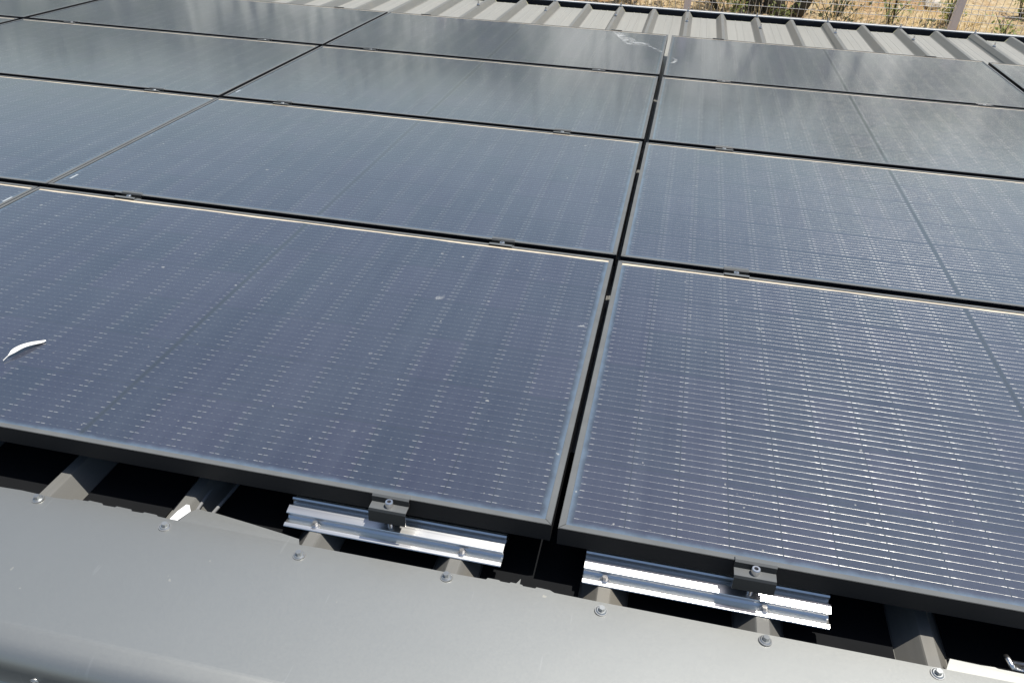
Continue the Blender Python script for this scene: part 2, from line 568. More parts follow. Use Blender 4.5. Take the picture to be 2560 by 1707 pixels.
# a wood on the slope behind the fence: it stands above the top of the picture and shows in the glass
bm = bmesh.new()
rw = random.Random(11)
WOOD = []
for az, n, h0, h1 in ((-42, 3, 3.6, 5.0), (-38, 4, 4.2, 5.4), (-34, 3, 3.6, 4.6), (-29.5, 3, 4.0, 5.2), (-21, 2, 3.2, 3.9), (-14, 4, 3.6, 4.5), (-11.5, 2, 3.6, 4.4), (-1, 1, 3.0, 3.6), (6, 2, 3.2, 3.8), (11.3, 1, 5.6, 5.7), (17, 3, 3.4, 4.2), (23, 3, 3.6, 4.6)):
    for q in range(n):
        WOOD.append((az + rw.uniform(-2, 2) * (q > 0), rw.uniform(26, 40) if n > 1 else 30.0, rw.uniform(h0, h1)))
for az, dd, h in WOOD:
    tx = 1.85 + dd * math.tan(math.radians(az))
    ty = dd
    gz = ground_z(tx, ty)
    w = h * rw.uniform(0.42, 0.6)
    tube(bm, [(tx, ty, gz - 0.2), (tx + rw.uniform(-.2, .2), ty, gz + h * 0.5)], [0.22, 0.12], 6, 1)
    for c in range(10):
        cc = Vector((tx + rw.gauss(0, w * 0.42), ty + rw.gauss(0, w * 0.42), gz + h * rw.uniform(0.42, 0.95)))
        for l in range(42):
            leaf_quad(bm, cc + Vector((rw.gauss(0, w * .24), rw.gauss(0, w * .24), rw.gauss(0, w * .2))), 0.21)
o = mesh_obj('olive_wood', bm, [M_olive, M_bark], mw=Matrix.Identity(4))
tag(o, 'distant olive wood on the slope beyond the fence', 'wood', kind='stuff')


# ------------------------------------------------------------------ the shed: wall, roof sheet, flashing, gutter
RP, RX0 = 0.2526, 0.8438        # rib pitch and the x of rib 0
RZ, PZ = -0.0820, -0.1220       # rib top and pan
Y0, Y1 = -0.320, 5.6587         # top edge and eave of the sheet
shed = empty('shed', T.copy())
tag(shed, 'shed under the solar panels with a ribbed grey metal roof and black gutter', 'shed')

X_LEFT, X_RIGHT = -14, 16
prof = []
for k in range(X_LEFT, X_RIGHT + 1):
    c = RX0 + RP * k
    prof += [(c - 0.0390, PZ), (c - 0.0116, RZ - 0.002), (c - 0.0096, RZ), (c + 0.0096, RZ), (c + 0.0116, RZ - 0.002), (c + 0.0390, PZ)]
    prof += [(c + 0.098, PZ), (c + 0.101, PZ + 0.0016), (c + 0.107, PZ + 0.0016), (c + 0.110, PZ),
             (c + 0.146, PZ), (c + 0.149, PZ + 0.0016), (c + 0.155, PZ + 0.0016), (c + 0.158, PZ)]
bm = bmesh.new()
ends = []
NY = 14
for j in range(NY + 1):
    yv = Y0 + (Y1 - Y0) * j / NY
    ends.append([bm.verts.new((px, yv + (0.0015 * math.sin(px * 31) if j == NY else 0), pz)) for px, pz in prof])
for a, b in zip(ends, ends[1:]):
    for i in range(len(prof) - 1):
        bm.faces.new((a[i], a[i + 1], b[i + 1], b[i]))
# thickness at the eave
low = [bm.verts.new((v.co.x, v.co.y, v.co.z - 0.0012)) for v in ends[-1]]
for i in range(len(prof) - 1):
    bm.faces.new((ends[-1][i], ends[-1][i + 1], low[i + 1], low[i]))
# side laps: every fourth rib carries the edge of the next sheet
for k in range(X_LEFT + 2, X_RIGHT + 1, 4):
    c = RX0 + RP * k
    lap = [(c - 0.0300, RZ - 0.0232), (c - 0.0134, RZ + 0.0004), (c - 0.0102, RZ + 0.0026), (c + 0.0102, RZ + 0.0026), (c + 0.0134, RZ + 0.0004), (c + 0.0402, PZ + 0.0016)]
    a = [bm.verts.new((px, Y0 + 0.62, pz)) for px, pz in lap]
    b = [bm.verts.new((px, Y1 + 0.002, pz)) for px, pz in lap]
    a2 = [bm.verts.new((px, Y0 + 0.62, pz - 0.0012)) for px, pz in lap]
    b2 = [bm.verts.new((px, Y1 + 0.002, pz - 0.0012)) for px, pz in lap]
    for i in range(len(lap) - 1):
        bm.faces.new((a[i], a[i + 1], b[i + 1], b[i]))
        bm.faces.new((b[i], b[i + 1], b2[i + 1], b2[i]))
    bm.faces.new((a[0], b[0], b2[0], a2[0]))
roof = mesh_obj('roof_sheet', bm, M_sheet, parent=shed)


def hex_screw_mesh(name, mats):
    bm = bmesh.new()
    cyl(bm, 0.0098, 0.0094, 0.0000, 0.0014, 24, mi=1)      # sealing washer
    cyl(bm, 0.0082, 0.0066, 0.0014, 0.0028, 24, mi=0)      # flange
    cyl(bm, 0.0048, 0.0046, 0.0028, 0.0082, 6, mi=0)       # hexagon
    me_o = mesh_obj(name, bm, mats, parent=shed)
    return me_o


# screws in the far, open strip of roof and at the rib ends over the gutter
fs = hex_screw_mesh('roof_screw', [M_steel, M_washer])
first = True
ROOF_SCREWS = []
for k in range(-9, 13, 2):
    c = RX0 + RP * (k + 1)
    ROOF_SCREWS.append((c + 0.002, 5.20 + 0.02 * math.sin(k * 2.1)))
    ROOF_SCREWS.append((c, 5.635))
for sx, sy in ROOF_SCREWS:
    if first: s = fs; first = False
    else: s = fs.copy(); COL.objects.link(s)
    s.parent = roof
    s.location = (sx, sy, RZ + 0.0028)
    s.scale = (1.25, 1.25, 3.4)

# --- ridge flashing: flat on the ribs, jagged where it was notched over them, rolled down over the wall head
EDGE = [(-3.0, -0.068), (0.20, -0.068), (0.55, -0.0695), (0.70, -0.0690),
        (0.762, -0.0680), (0.800, -0.0665), (0.866, -0.0690), (0.902, -0.0660), (0.905, -0.0630), (0.930, -0.0622), (0.932, -0.0600), (0.958, -0.0610),
        (0.962, -0.0645), (0.985, -0.0640), (0.987, -0.0612), (1.016, -0.0620), (1.019, -0.0655), (1.040, -0.0650), (1.042, -0.0625), (1.066, -0.0632), (1.070, -0.0660),
        (1.085, -0.0665), (1.108, -0.0665), (1.330, -0.0672), (1.338, -0.0680), (1.372, -0.0665), (1.50, -0.0662), (1.575, -0.0660), (1.612, -0.0660),
        (1.662, -0.0650), (1.664, -0.0612), (1.683, -0.0612), (1.686, -0.0632), (1.701, -0.0632), (1.703, -0.0610), (1.712, -0.0612), (1.7175, -0.0500), (1.7178, -0.0612),
        (1.722, -0.0618), (1.724, -0.0640), (1.744, -0.0640), (1.746, -0.0610), (1.768, -0.0618), (1.776, -0.0655),
        (1.83, -0.0660), (2.10, -0.0665), (2.34, -0.0668), (2.377, -0.0668), (2.60, -0.0668), (3.2, -0.068), (5.2, -0.068)]
FZ = -0.0800
down = [(y, FZ + z) for y, z in ((-0.318, 0.0), (-0.322, -0.0003), (-0.326, -0.0014), (-0.330, -0.0027), (-0.340, -0.0060), (-0.348, -0.0095), (-0.355, -0.0140), (-0.3605, -0.0195),
        (-0.3645, -0.0260), (-0.3670, -0.0330), (-0.3682, -0.042), (-0.3690, -0.072), (-0.3720, -0.0770), (-0.3800, -0.0785), (-0.3820, -0.0820), (-0.3825, -0.1300))]
bm = bmesh.new()
top_a = [bm.verts.new((x, y, FZ)) for x, y in EDGE]
ring = [[bm.verts.new((x, yy, zz)) for yy, zz in down] for x, _ in EDGE]
mid = [bm.verts.new((x, -0.19, FZ)) for x, _ in EDGE]
for i in range(len(EDGE) - 1):
    bm.faces.new((top_a[i], mid[i], mid[i + 1], top_a[i + 1]))
    bm.faces.new((mid[i], ring[i][0], ring[i + 1][0], mid[i + 1]))
    for j in range(len(down) - 1):
        bm.faces.new((ring[i][j], ring[i][j + 1], ring[i + 1][j + 1], ring[i + 1][j]))
low = [bm.verts.new((x, y, FZ - 0.0016)) for x, y in EDGE]
for i in range(len(EDGE) - 1):
    bm.faces.new((top_a[i], top_a[i + 1], low[i + 1], low[i]))


def flap(bm, pts, lift):
    """a tongue of sheet left between two ribs, bent up or down from the edge of the flashing"""
    a = [bm.verts.new((x, y, FZ - 0.0006 + lift * max(0.0, (y + 0.064)))) for x, y in pts]
    b = [bm.verts.new((v.co.x, v.co.y, v.co.z - 0.0012)) for v in a]
    bm.faces.new(a); bm.faces.new(b[::-1])
    for i in range(len(a)):
        j = (i + 1) % len(a)
        bm.faces.new((a[i], b[i], b[j], a[j]))


flap(bm, [(1.109, -0.0680), (1.336, -0.0685), (1.330, -0.0560), (1.296, -0.0510), (1.228, -0.0425), (1.162, -0.0350), (1.146, -0.0350), (1.128, -0.0330), (1.119, -0.0420)], 0.06)
flap(bm, [(2.374, -0.0680), (2.62, -0.0690), (2.62, -0.050), (2.489, -0.0480), (2.452, -0.0476), (2.448, -0.0462), (2.428, -0.0472), (2.384, -0.0460)], 0.10)
flashing = mesh_obj('ridge_flashing', bm, M_flash, parent=shed)
for p in flashing.data.polygons:
    p.use_smooth = p.center.y < -0.33 and p.center.z > -0.125
scr = hex_screw_mesh('flashing_screw', [M_screw, M_washer])
scr.parent = flashing
FS = [(0.844, -0.0800), (1.096, -0.086), (1.346, -0.091), (1.598, -0.0765), (1.854, -0.0840), (2.108, -0.0800), (2.359, -0.0790), (0.591, -0.082), (2.612, -0.080)]
for i, (sx, sy) in enumerate(FS):
    s = scr if i == 0 else scr.copy()
    if i: COL.objects.link(s); s.parent = flashing
    s.location = (sx, sy, FZ + 0.0004)
    s.rotation_euler = (random.uniform(-.10, .10), random.uniform(-.10, .10), random.uniform(0, 1))
    s.scale = (1.08, 1.08, 1.15)
for sx in (1.050, 0.57, 1.57, 2.07):
    s = scr.copy(); COL.objects.link(s); s.parent = flashing
    s.location = (sx, -0.3690, FZ - 0.0540)
    s.rotation_euler = (math.radians(90), 0, 0.3)
    s.scale = (0.8, 0.8, 1.0)

# --- added black sheets standing in for deep shade in the pans
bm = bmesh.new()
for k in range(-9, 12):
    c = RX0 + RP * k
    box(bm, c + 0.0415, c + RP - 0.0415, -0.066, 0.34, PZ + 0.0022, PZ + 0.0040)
mesh_obj('pan_shade_strip', bm, M_pan_shade, parent=shed)

# --- gutter
bm = bmesh.new()
GX0, GX1 = -3.2, 5.4
gprof = [(5.642, -0.150), (5.642, -0.215), (5.775, -0.225), (5.7790, -0.1020), (5.7805, -0.1020), (5.7785, -0.2275), (5.640, -0.2175), (5.640, -0.150)]
extrude_x(bm, gprof, GX0, GX1)
gutter = mesh_obj('gutter', bm, M_gutter, parent=shed)
bm = bmesh.new()
extrude_x(bm, [(5.7770, -0.1016), (5.7770, -0.0950), (5.8020, -0.0936), (5.8020, -0.1016)], GX0, GX1)
mesh_obj('gutter_lip', bm, M_lip, parent=gutter)

# --- walls
Ti = T.inverted()
bm = bmesh.new()
def wbox(x0, x1, y0, y1, ztop0, ztop1, zb):
    cs = [(x0, y0, zb), (x1, y0, zb), (x1, y1, zb), (x0, y1, zb), (x0, y0, ztop0), (x1, y0, ztop0), (x1, y1, ztop1), (x0, y1, ztop1)]
    v = [bm.verts.new(Ti @ Vector(c)) for c in cs]
    for f in ((3, 2, 1, 0), (4, 5, 6, 7), (0, 1, 5, 4), (1, 2, 6, 5), (2, 3, 7, 6), (3, 0, 4, 7)):
        bm.faces.new([v[i] for i in f])
wl = lambda y: (T @ Vector((0, y, -0.135))).z
wbox(-2.6, 4.8, -0.34, 5.36, wl(-0.36) - 0.02, wl(5.45) - 0.02, -3.4)
mesh_obj('wall', bm, M_wall, parent=shed)
bm = bmesh.new()
extrude_x(bm, [(-0.3780, -0.205), (-0.3790, -0.300), (-0.3600, -0.300), (-0.3600, -0.205)], -2.7, 4.9)
mesh_obj('fascia_trim', bm, M_trim, parent=shed)


# ------------------------------------------------------------------ solar panels
def build_panel(root):
    bm = bmesh.new()
    t = 0.036
    W = FW
    def bar(p):          # p: four corners outer0, outer1, inner1, inner0 (x, y)
        b = 0.0008
        a = [bm.verts.new((x, y, 0)) for x, y in p]
        c = [bm.verts.new((x, y, -t)) for x, y in p]
        bm.faces.new(a); bm.faces.new(c[::-1])
        for i in range(4):
            j = (i + 1) % 4
            bm.faces.new((a[i], c[i], c[j], a[j]))
    m = 0.00025          # mitre joint
    bar([(0, 0), (PL, 0), (PL - W - m, W), (W + m, W)])
    bar([(PL, PW), (0, PW), (W + m, PW - W), (PL - W - m, PW - W)])
    bar([(0, PW - m), (0, m), (W, W + m), (W, PW - W - m)])
    bar([(PL, m), (PL, PW - m), (PL - W, PW - W - m), (PL - W, W + m)])
    bmesh.ops.bevel(bm, geom=[e for e in bm.edges if all(abs(v.co.z) < 1e-6 for v in e.verts)], offset=0.0006, segments=2, affect='EDGES')
    fr = mesh_obj('frame', bm, M_frame, parent=root)
    bm = bmesh.new()
    v = [bm.verts.new(c) for c in ((W, W, -0.0018), (PL - W, W, -0.0018), (PL - W, PW - W, -0.0018), (W, PW - W, -0.0018))]
    bm.faces.new(v)
    mesh_obj('glass', bm, M_glass, parent=root)
    bm = bmesh.new()
    v = [bm.verts.new(c) for c in ((W, W, -0.0075), (W, PW - W, -0.0075), (PL - W, PW - W, -0.0075), (PL - W, W, -0.0075))]
    bm.faces.new(v)
    mesh_obj('backsheet', bm, M_back, parent=root)


PANELS = {  # row, column: x, y, turn
    ('A', 0): (-1.7585, -0.0045, 0.0020), ('A', 1): (-0.0010, -0.0008, 0.0020), ('A', 2): (1.7660, -0.0008, 0.0),
    ('B', 0): (-1.7556, 1.0570, 0.0020), ('B', 1): (0.0017, 1.0606, 0.0020), ('B', 2): (1.7694, 1.0604, 0.0),
    ('C', -1): (-3.556, 2.1250, 0.0), ('C', 0): (-1.7700, 2.1250, 0.0012), ('C', 1): (0.0034, 2.1270, 0.0019), ('C', 2): (1.7776, 2.1300, 0.0),
    ('D', -1): (-3.560, 3.1980, 0.0), ('D', 0): (-1.7690, 3.1985, 0.0012), ('D', 1): (0.0043, 3.2005, 0.0025), ('D', 2): (1.7800, 3.1965, 0.0), ('D', 3): (3.5590, 3.1780, 0.0),
}
RNAME = {'A': 'front', 'B': 'second', 'C': 'third', 'D': 'back'}
PLAB = {
    ('A', 0): 'sliver of a dark solar panel at the left picture edge, front row',
    ('A', 1): 'dark blue solar panel in the front row with a white feather lying on it',
    ('A', 2): 'dark solar panel with bright wires, front row right of the black gap',
    ('B', 0): 'solar panel at the left picture edge in the second row from the front',
    ('B', 1): 'middle solar panel of the second row, white sticker at its lower left corner',
    ('B', 2): 'solar panel right of the gap in the second row from the front',
    ('C', -1): 'tiny corner of a solar panel at the left picture edge in the third row',
    ('C', 0): 'greyish solar panel left of the centre in the third row from the front',
    ('C', 1): 'solar panel in the middle of the third row from the front',
    ('C', 2): 'solar panel right of the gap in the third row, cut by the right picture edge',
    ('D', -1): 'solar panel in the top left corner of the picture, back row',
    ('D', 0): 'grey brown solar panel left of centre in the back row, cut by the top edge',
    ('D', 1): 'back row solar panel with a long whitish smear near its far right corner',
    ('D', 2): 'back row solar panel with a small pale crescent mark on its left edge',
    ('D', 3): 'pale solar panel triangle at the right picture edge in the back row',
}
panel_root = None
panels = {}
for key, (px, py, rz) in PANELS.items():
    if panel_root is None:
        panel_root = empty('solar_panel', roof_at(px, py, 0, rz))
        build_panel(panel_root)
        r = panel_root
    else:
        r = copy_tree(panel_root, roof_at(px, py, 0, rz))
    tag(r, PLAB[key], 'solar panel', 'solar panels in rows on the metal roof')
    panels[key] = r


for key, sx, sy in ((('B', 1), 0.0300, 0.062), (('C', 1), 0.0170, 0.072), (('A', 0), 1.7340, 0.905)):
    bm = bmesh.new()
    box(bm, sx, sx + 0.0065, sy, sy + 0.038, -0.0016, -0.0012)
    mesh_obj('barcode_sticker', bm, M_sticker, parent=panels[key])


def smear(parent, pts, z=-0.0012):
    bm = bmesh.new()
    plate(bm, pts, z, 0.0004)
    return mesh_obj('dirt_smear', bm, M_smear, parent=parent)


def blob(cx, cy, rx, ry, turn=0.0, n=18, jag=0.25, rs=None):
    rs = rs or random
    out = []
    for i in range(n):
        a = 2 * math.pi * i / n
        k = 1 + rs.uniform(-jag, jag)
        x, y = rx * k * math.cos(a), ry * k * math.sin(a)
        out.append((cx + x * math.cos(turn) - y * math.sin(turn), cy + x * math.sin(turn) + y * math.cos(turn)))
    return out


smear(panels[('D', 1)], [(1.420, 1.010), (1.448, 1.012), (1.470, 0.985), (1.500, 0.945), (1.530, 0.900), (1.560, 0.840), (1.590, 0.765), (1.625, 0.740), (1.662, 0.720), (1.668, 0.690),
                         (1.640, 0.668), (1.600, 0.665), (1.575, 0.650), (1.540, 0.668), (1.515, 0.720), (1.495, 0.790), (1.470, 0.850), (1.448, 0.925), (1.430, 0.970)])
smear(panels[('D', 1)], [(1.660, 0.690), (1.745, 0.545), (1.748, 0.535), (1.742, 0.532), (1.655, 0.665)])
smear(panels[('D', 2)], [(0.026, 0.425), (0.046, 0.415), (0.056, 0.385), (0.054, 0.340), (0.042, 0.300), (0.022, 0.285), (0.022, 0.300), (0.036, 0.325), (0.040, 0.365), (0.036, 0.398)])
smear(panels[('A', 1)], blob(1.364, 0.698, 0.013, 0.009, 0.8))
smear(panels[('A', 1)], blob(1.290, 0.414, 0.004, 0.005))
smear(panels[('A', 1)], blob(1.717, 0.656, 0.010, 0.003, 0.5))


# ------------------------------------------------------------------ mounting rails under the front edge
def build_rail(root, ln):
    """short trapezoid mounting rail: slot at the back, flat ledge, sloping web, flange with holes, front lip"""
    path = [(-0.0330, 0.0002), (-0.0326, 0.0010), (-0.0318, 0.0016), (-0.0262, 0.0036), (-0.0245, 0.0022), (-0.0130, 0.0016), (-0.0100, 0.0050),
            (-0.0120, 0.0120), (-0.0150, 0.0156), (-0.0168, 0.0168), (-0.0162, 0.0180), (-0.0020, 0.0228), (0.0000, 0.0216), (0.0010, 0.0150),
            (0.0120, 0.0150), (0.0128, 0.0200), (0.0105, 0.0215), (0.0108, 0.0245), (0.0128, 0.0270), (0.0165, 0.0275), (0.0185, 0.0250), (0.0190, 0.0160),
            (0.0260, 0.0030), (0.0420, 0.0010)]
    bm = bmesh.new()
    t = 0.0016
    prof = list(path)
    back = []
    for i, (y, z) in enumerate(path):
        a = path[max(i - 1, 0)]; b = path[min(i + 1, len(path) - 1)]
        d = Vector((b[0] - a[0], b[1] - a[1]))
        if d.length < 1e-9: d = Vector((1, 0))
        d.normalize()
        back.append((y + d.y * t, z - d.x * t))
    for s, e in ((0, len(path) - 1),):
        A = [bm.verts.new((0, y, z)) for y, z in path]; B = [bm.verts.new((ln, y, z)) for y, z in path]
        C = [bm.verts.new((0, y, z)) for y, z in back]; D = [bm.verts.new((ln, y, z)) for y, z in back]
        for i in range(len(path) - 1):
            bm.faces.new((A[i], A[i + 1], B[i + 1], B[i]))
            bm.faces.new((C[i], D[i], D[i + 1], C[i + 1]))
            bm.faces.new((A[i], C[i], C[i + 1], A[i + 1]))
            bm.faces.new((B[i], B[i + 1], D[i + 1], D[i]))
        bm.faces.new((A[0], B[0], D[0], C[0]))
    # hidden rear saddle that carries the panel frame
    box(bm, 0.002, ln - 0.002, 0.0225, 0.0400, 0.0080, 0.0452)
    # punched holes in the flange
    for hx in [0.020, 0.0425, 0.087, 0.1095, 0.1320] + [ln - q for q in (0.0200, 0.0420, 0.0640, 0.1060, 0.1290)]:
        cyl(bm, 0.0029, 0.0029, 0.0008, 0.00175, 14, cx=hx, cy=-0.0195, mi=1)
    r = mesh_obj('rail', bm, [M_rail, M_hole], parent=root)
    for p in r.data.polygons:
        p.use_smooth = False
    return r


RAILZ = RZ + 0.0010
def rail_bolt(root, x, y):
    bm = bmesh.new()
    cyl(bm, 0.0094, 0.0090, 0, 0.0014, 24, mi=0)
    cyl(bm, 0.0076, 0.0060, 0.0014, 0.0030, 24, mi=0)
    cyl(bm, 0.0047, 0.0045, 0.0030, 0.0092, 6, mi=0)
    o = mesh_obj('hex_bolt', bm, M_steel, parent=root)
    o.location = (x, y, 0.0019)
    return o


rail_specs = [(1.290, 0.389, (0.0545, 0.3190), 'left bright aluminium mounting rail bolted to two ribs below the front panel edge'),
              (1.8165, 0.393, (0.0360, 0.2925), 'right bright aluminium mounting rail glinting in the sun below the front panel edge')]
for x0, ln, bolts, lab in rail_specs:
    r = empty('mounting_rail', roof_at(x0, 0.0, RAILZ, 0.0))
    build_rail(r, ln)
    for b in bolts: rail_bolt(r, b, -0.0205)
    tag(r, lab, 'mounting rail', 'short mounting rails at the front edge')


# ------------------------------------------------------------------ clamps
def socket_bolt(bm, mi=0, r=0.0070, z0=0.0, h=0.0105):
    cyl(bm, r, r, z0, z0 + h - 0.0010, 24, mi=mi, cap1=False)
    n = 24
    # rounded rim and hexagon socket
    ro = [bm.verts.new((r * math.cos(2 * math.pi * i / n), r * math.sin(2 * math.pi * i / n), z0 + h - 0.001)) for i in range(n)]
    r1 = [bm.verts.new((r * .88 * math.cos(2 * math.pi * i / n), r * .88 * math.sin(2 * math.pi * i / n), z0 + h)) for i in range(n)]
    r2 = [bm.verts.new((r * .50 * math.cos(2 * math.pi * i / n), r * .50 * math.sin(2 * math.pi * i / n), z0 + h)) for i in range(n)]
    r3 = [bm.verts.new((r * .46 * math.cos(2 * math.pi * i / n), r * .46 * math.sin(2 * math.pi * i / n), z0 + h - 0.004)) for i in range(n)]
    for a, b in ((ro, r1), (r1, r2), (r2, r3)):
        for i in range(n):
            j = (i + 1) % n
            bm.faces.new((a[i], a[j], b[j], b[i])).material_index = mi
    bm.faces.new(r3).material_index = 1


def clamp(name, path, t, half, bolt_y, bolt_z, mw):
    root = empty(name, mw)
    bm = bmesh.new()
    back = []
    for i, (y, z) in enumerate(path):
        a = path[max(i - 1, 0)]; b = path[min(i + 1, len(path) - 1)]
        d = Vector((b[0] - a[0], b[1] - a[1])).normalized()
        back.append((y - d.y * t, z + d.x * t))
    for i in range(len(path) - 1):
        q = [path[i], path[i + 1], back[i + 1], back[i]]
        a = [bm.verts.new((-half, y, z)) for y, z in q]
        b = [bm.verts.new((half, y, z)) for y, z in q]
        for k in range(4):
            bm.faces.new((a[k], a[(k + 1) % 4], b[(k + 1) % 4], b[k]))
        bm.faces.new(a[::-1]).material_index = 1; bm.faces.new(b).material_index = 1
    bmesh.ops.remove_doubles(bm, verts=bm.verts[:], dist=1e-6)
    mesh_obj('clamp_body', bm, [M_clamp, M_cut], parent=root)
    bm = bmesh.new()
    socket_bolt(bm)
    cyl(bm, 0.0040, 0.0040, -bolt_z - 0.058, 0.0004, 12, mi=0)
    b = mesh_obj('socket_bolt', bm, [M_steel, M_hole], parent=root)
    b.location = (0, bolt_y, bolt_z)
    return root


# end clamp seen from the front: foot, front face, tread with the bolt, step, hook over the frame
END = [(-0.0240, -0.0365), (-0.0228, -0.0136), (-0.0218, -0.0124), (-0.0040, -0.0124), (-0.0032, -0.0114), (-0.0026, 0.0005), (-0.0010, 0.0014), (0.0065, 0.0016)]
e = clamp('end_clamp', END, 0.0022, 0.0325, -0.0110, -0.0102, roof_at(1.4795, 0.0, 0.0, 0.0))
e_first = e
tag(e, 'black end clamp with silver bolt on the left front rail', 'clamp', 'black end clamps on the outer panel edges')
e = copy_tree(e_first, roof_at(2.0825, -0.0008, 0.0, 0.0))
tag(e, 'black end clamp with silver bolt on the right glinting front rail', 'clamp', 'black end clamps on the outer panel edges')
BACK = [(('D', 0), 1.428, 'far left'), (('D', 1), 0.236, 'second from left'), (('D', 1), 1.442, 'near the long whitish smear'), (('D', 2), 0.274, 'right of the crescent mark'), (('D', 2), 1.468, 'nearest the right picture edge')]
for key, lx, where in BACK:
    px, py, rz = PANELS[key]
    e = copy_tree(e_first, roof_at(px + lx, py + PW + 0.0008 + lx * rz, 0.0, math.pi + rz))
    tag(e, 'end clamp on the far panel edge beside the bare roof, ' + where, 'clamp', 'black end clamps on the outer panel edges')

MID = [(-0.0250, 0.0014), (-0.0150, 0.0014), (-0.0128, -0.0006), (-0.0118, -0.0110), (0.0118, -0.0110), (0.0128, -0.0006), (0.0150, 0.0014), (0.0250, 0.0014)]
m_first = None
MIDS = [('A', 1, 0.290, 'left end of the middle panel'), ('A', 1, 1.4400, 'right end of the middle panel'), ('A', 2, 0.313, 'right of the black gap'),
        ('B', 0, 1.455, 'on the left edge panel'), ('B', 1, 0.277, 'left end of the middle panel'), ('B', 1, 1.441, 'right end of the middle panel'), ('B', 2, 0.292, 'right of the black gap'),
        ('C', 0, 0.284, 'far left'), ('C', 0, 1.439, 'near the corner left of centre'), ('C', 1, 0.259, 'left end of the middle panel'), ('C', 1, 1.457, 'right end of the middle panel'), ('C', 2, 0.295, 'right of the black gap'), ('C', 2, 1.485, 'near the right picture edge')]
NEXT = {'A': 'B', 'B': 'C', 'C': 'D'}
for row, c, lx, where in MIDS:
    px, py, rz = PANELS[(row, c)]
    qx, qy, qz = PANELS[(NEXT[row], c)]
    yb = py + PW + lx * rz
    yf = qy + lx * qz
    ym = (yb + yf) / 2
    mw = roof_at(px + lx, ym, 0.0, rz)
    if m_first is None:
        m = m_first = clamp('mid_clamp', MID, 0.0024, 0.0325, 0.0, -0.0086, mw)
    else:
        m = copy_tree(m_first, mw)
    tag(m, 'black clamp between %s and %s row, %s' % (RNAME[row], RNAME[NEXT[row]], where), 'clamp', 'black mid clamps between the panel rows')

# ------------------------------------------------------------------ loose things: feather, scrap, conduits
bm = bmesh.new()
spine = []
A = Vector((0.578, 0.186, 0.0)); B = Vector((0.6065, 0.2765, 0.0))
d = B - A
nrm = Vector((-d.y, d.x, 0)).normalized()
K = 14
L_, R_, S_ = [], [], []
for i in range(K + 1):
    u = i / K
    c = A + d * u + nrm * (0.0085 * math.sin(math.pi * u))
    c.z = 0.0016 + 0.006 * math.sin(math.pi * min(1, u * 1.1))
    w = 0.0 if u < 0.16 else 0.0086 * min(1.0, (u - 0.14) * 6) * (1 - max(0, (u - 0.82) / 0.18) ** 2 * 0.75)
    w = max(w, 0.0007)
    S_.append(bm.verts.new(c + Vector((0, 0, 0.0012))))
    L_.append(bm.verts.new(c + nrm * w)); R_.append(bm.verts.new(c - nrm * w * 0.8))
for i in range(K):
    bm.faces.new((L_[i], S_[i], S_[i + 1], L_[i + 1]))
    bm.faces.new((S_[i], R_[i], R_[i + 1], S_[i + 1]))
tip = [bm.verts.new((v.co.x, v.co.y, v.co.z - 0.0008)) for v in (L_[K], S_[K], R_[K])]
for side in (L_, R_):
    lo = [bm.verts.new((v.co.x, v.co.y, v.co.z - 0.0006)) for v in side]
    for i in range(K):
        bm.faces.new((side[i], side[i + 1], lo[i + 1], lo[i]))
o = mesh_obj('feather', bm, M_feather, mw=T.copy())
tag(o, 'small white bird feather lying on the front left solar panel', 'feather')

bm = bmesh.new()
plate(bm, [(1.0925, -0.0672), (1.1070, -0.0672), (1.1175, -0.0400), (1.1070, -0.0262), (1.1010, -0.0262), (1.0955, -0.0450)], RZ + 0.0012, 0.0008,
      zf=lambda x, y: RZ + 0.0014 + 0.05 * max(0, x - 1.106) * 0 + 0.0004 * math.sin(y * 90))
o = mesh_obj('white_scrap', bm, M_white, mw=T.copy())
tag(o, 'bright white scrap lying on a roof rib beside the bent flap', 'scrap')

bm = bmesh.new()
tube(bm, [(1.1060, 0.35, -0.096), (1.1115, 0.05, -0.0965), (1.1180, -0.012, -0.092), (1.1215, -0.040, -0.0905)], 0.0030, 10)
o = mesh_obj('cable_conduit', bm, M_cable, mw=T.copy())
tag(o, 'grey cable end lying against the rib with the white scrap', 'cable', 'cable ends under the panels')
bm = bmesh.new()
tube(bm, [(1.1500, 0.50, -0.112), (1.1480, 0.10, -0.108), (1.1495, -0.012, -0.094), (1.1535, -0.036, -0.086)], 0.0032, 10)
o = mesh_obj('cable_conduit', bm, M_cable, mw=T.copy())
tag(o, 'short grey cable end sticking up behind the bent flap', 'cable', 'cable ends under the panels')

bm = bmesh.new()
tube(bm, [(2.4675, -0.0240, -0.074), (2.4690, -0.0300, -0.0735), (2.4715, -0.0380, -0.0750), (2.4745, -0.0440, -0.0785)], [0.0036, 0.0042, 0.0042, 0.0036], 12)
pr = [(-0.0440, -0.0790), (-0.0395, -0.0765), (-0.0360, -0.0790), (-0.0310, -0.0765), (-0.0268, -0.0775)]
a = [bm.verts.new((2.4735, y, z)) for y, z in pr]; b = [bm.verts.new((2.6000, y - 0.001, z + 0.001 * math.sin(y * 900))) for y, z in pr]
a2 = [bm.verts.new((2.4735, y, z - 0.001)) for y, z in pr]; b2 = [bm.verts.new((2.6000, y - 0.001, z - 0.001)) for y, z in pr]
for i in range(len(pr) - 1):
    bm.faces.new((a[i], a[i + 1], b[i + 1], b[i])); bm.faces.new((a2[i], b2[i], b2[i + 1], a2[i + 1]))
    bm.faces.new((a[i], a2[i], a2[i + 1], a[i + 1]))
o = mesh_obj('metal_offcut', bm, M_rail, mw=T.copy(), smooth=True)
tag(o, 'shiny crumpled metal offcut with a rolled end in the bottom right corner', 'metal offcut')

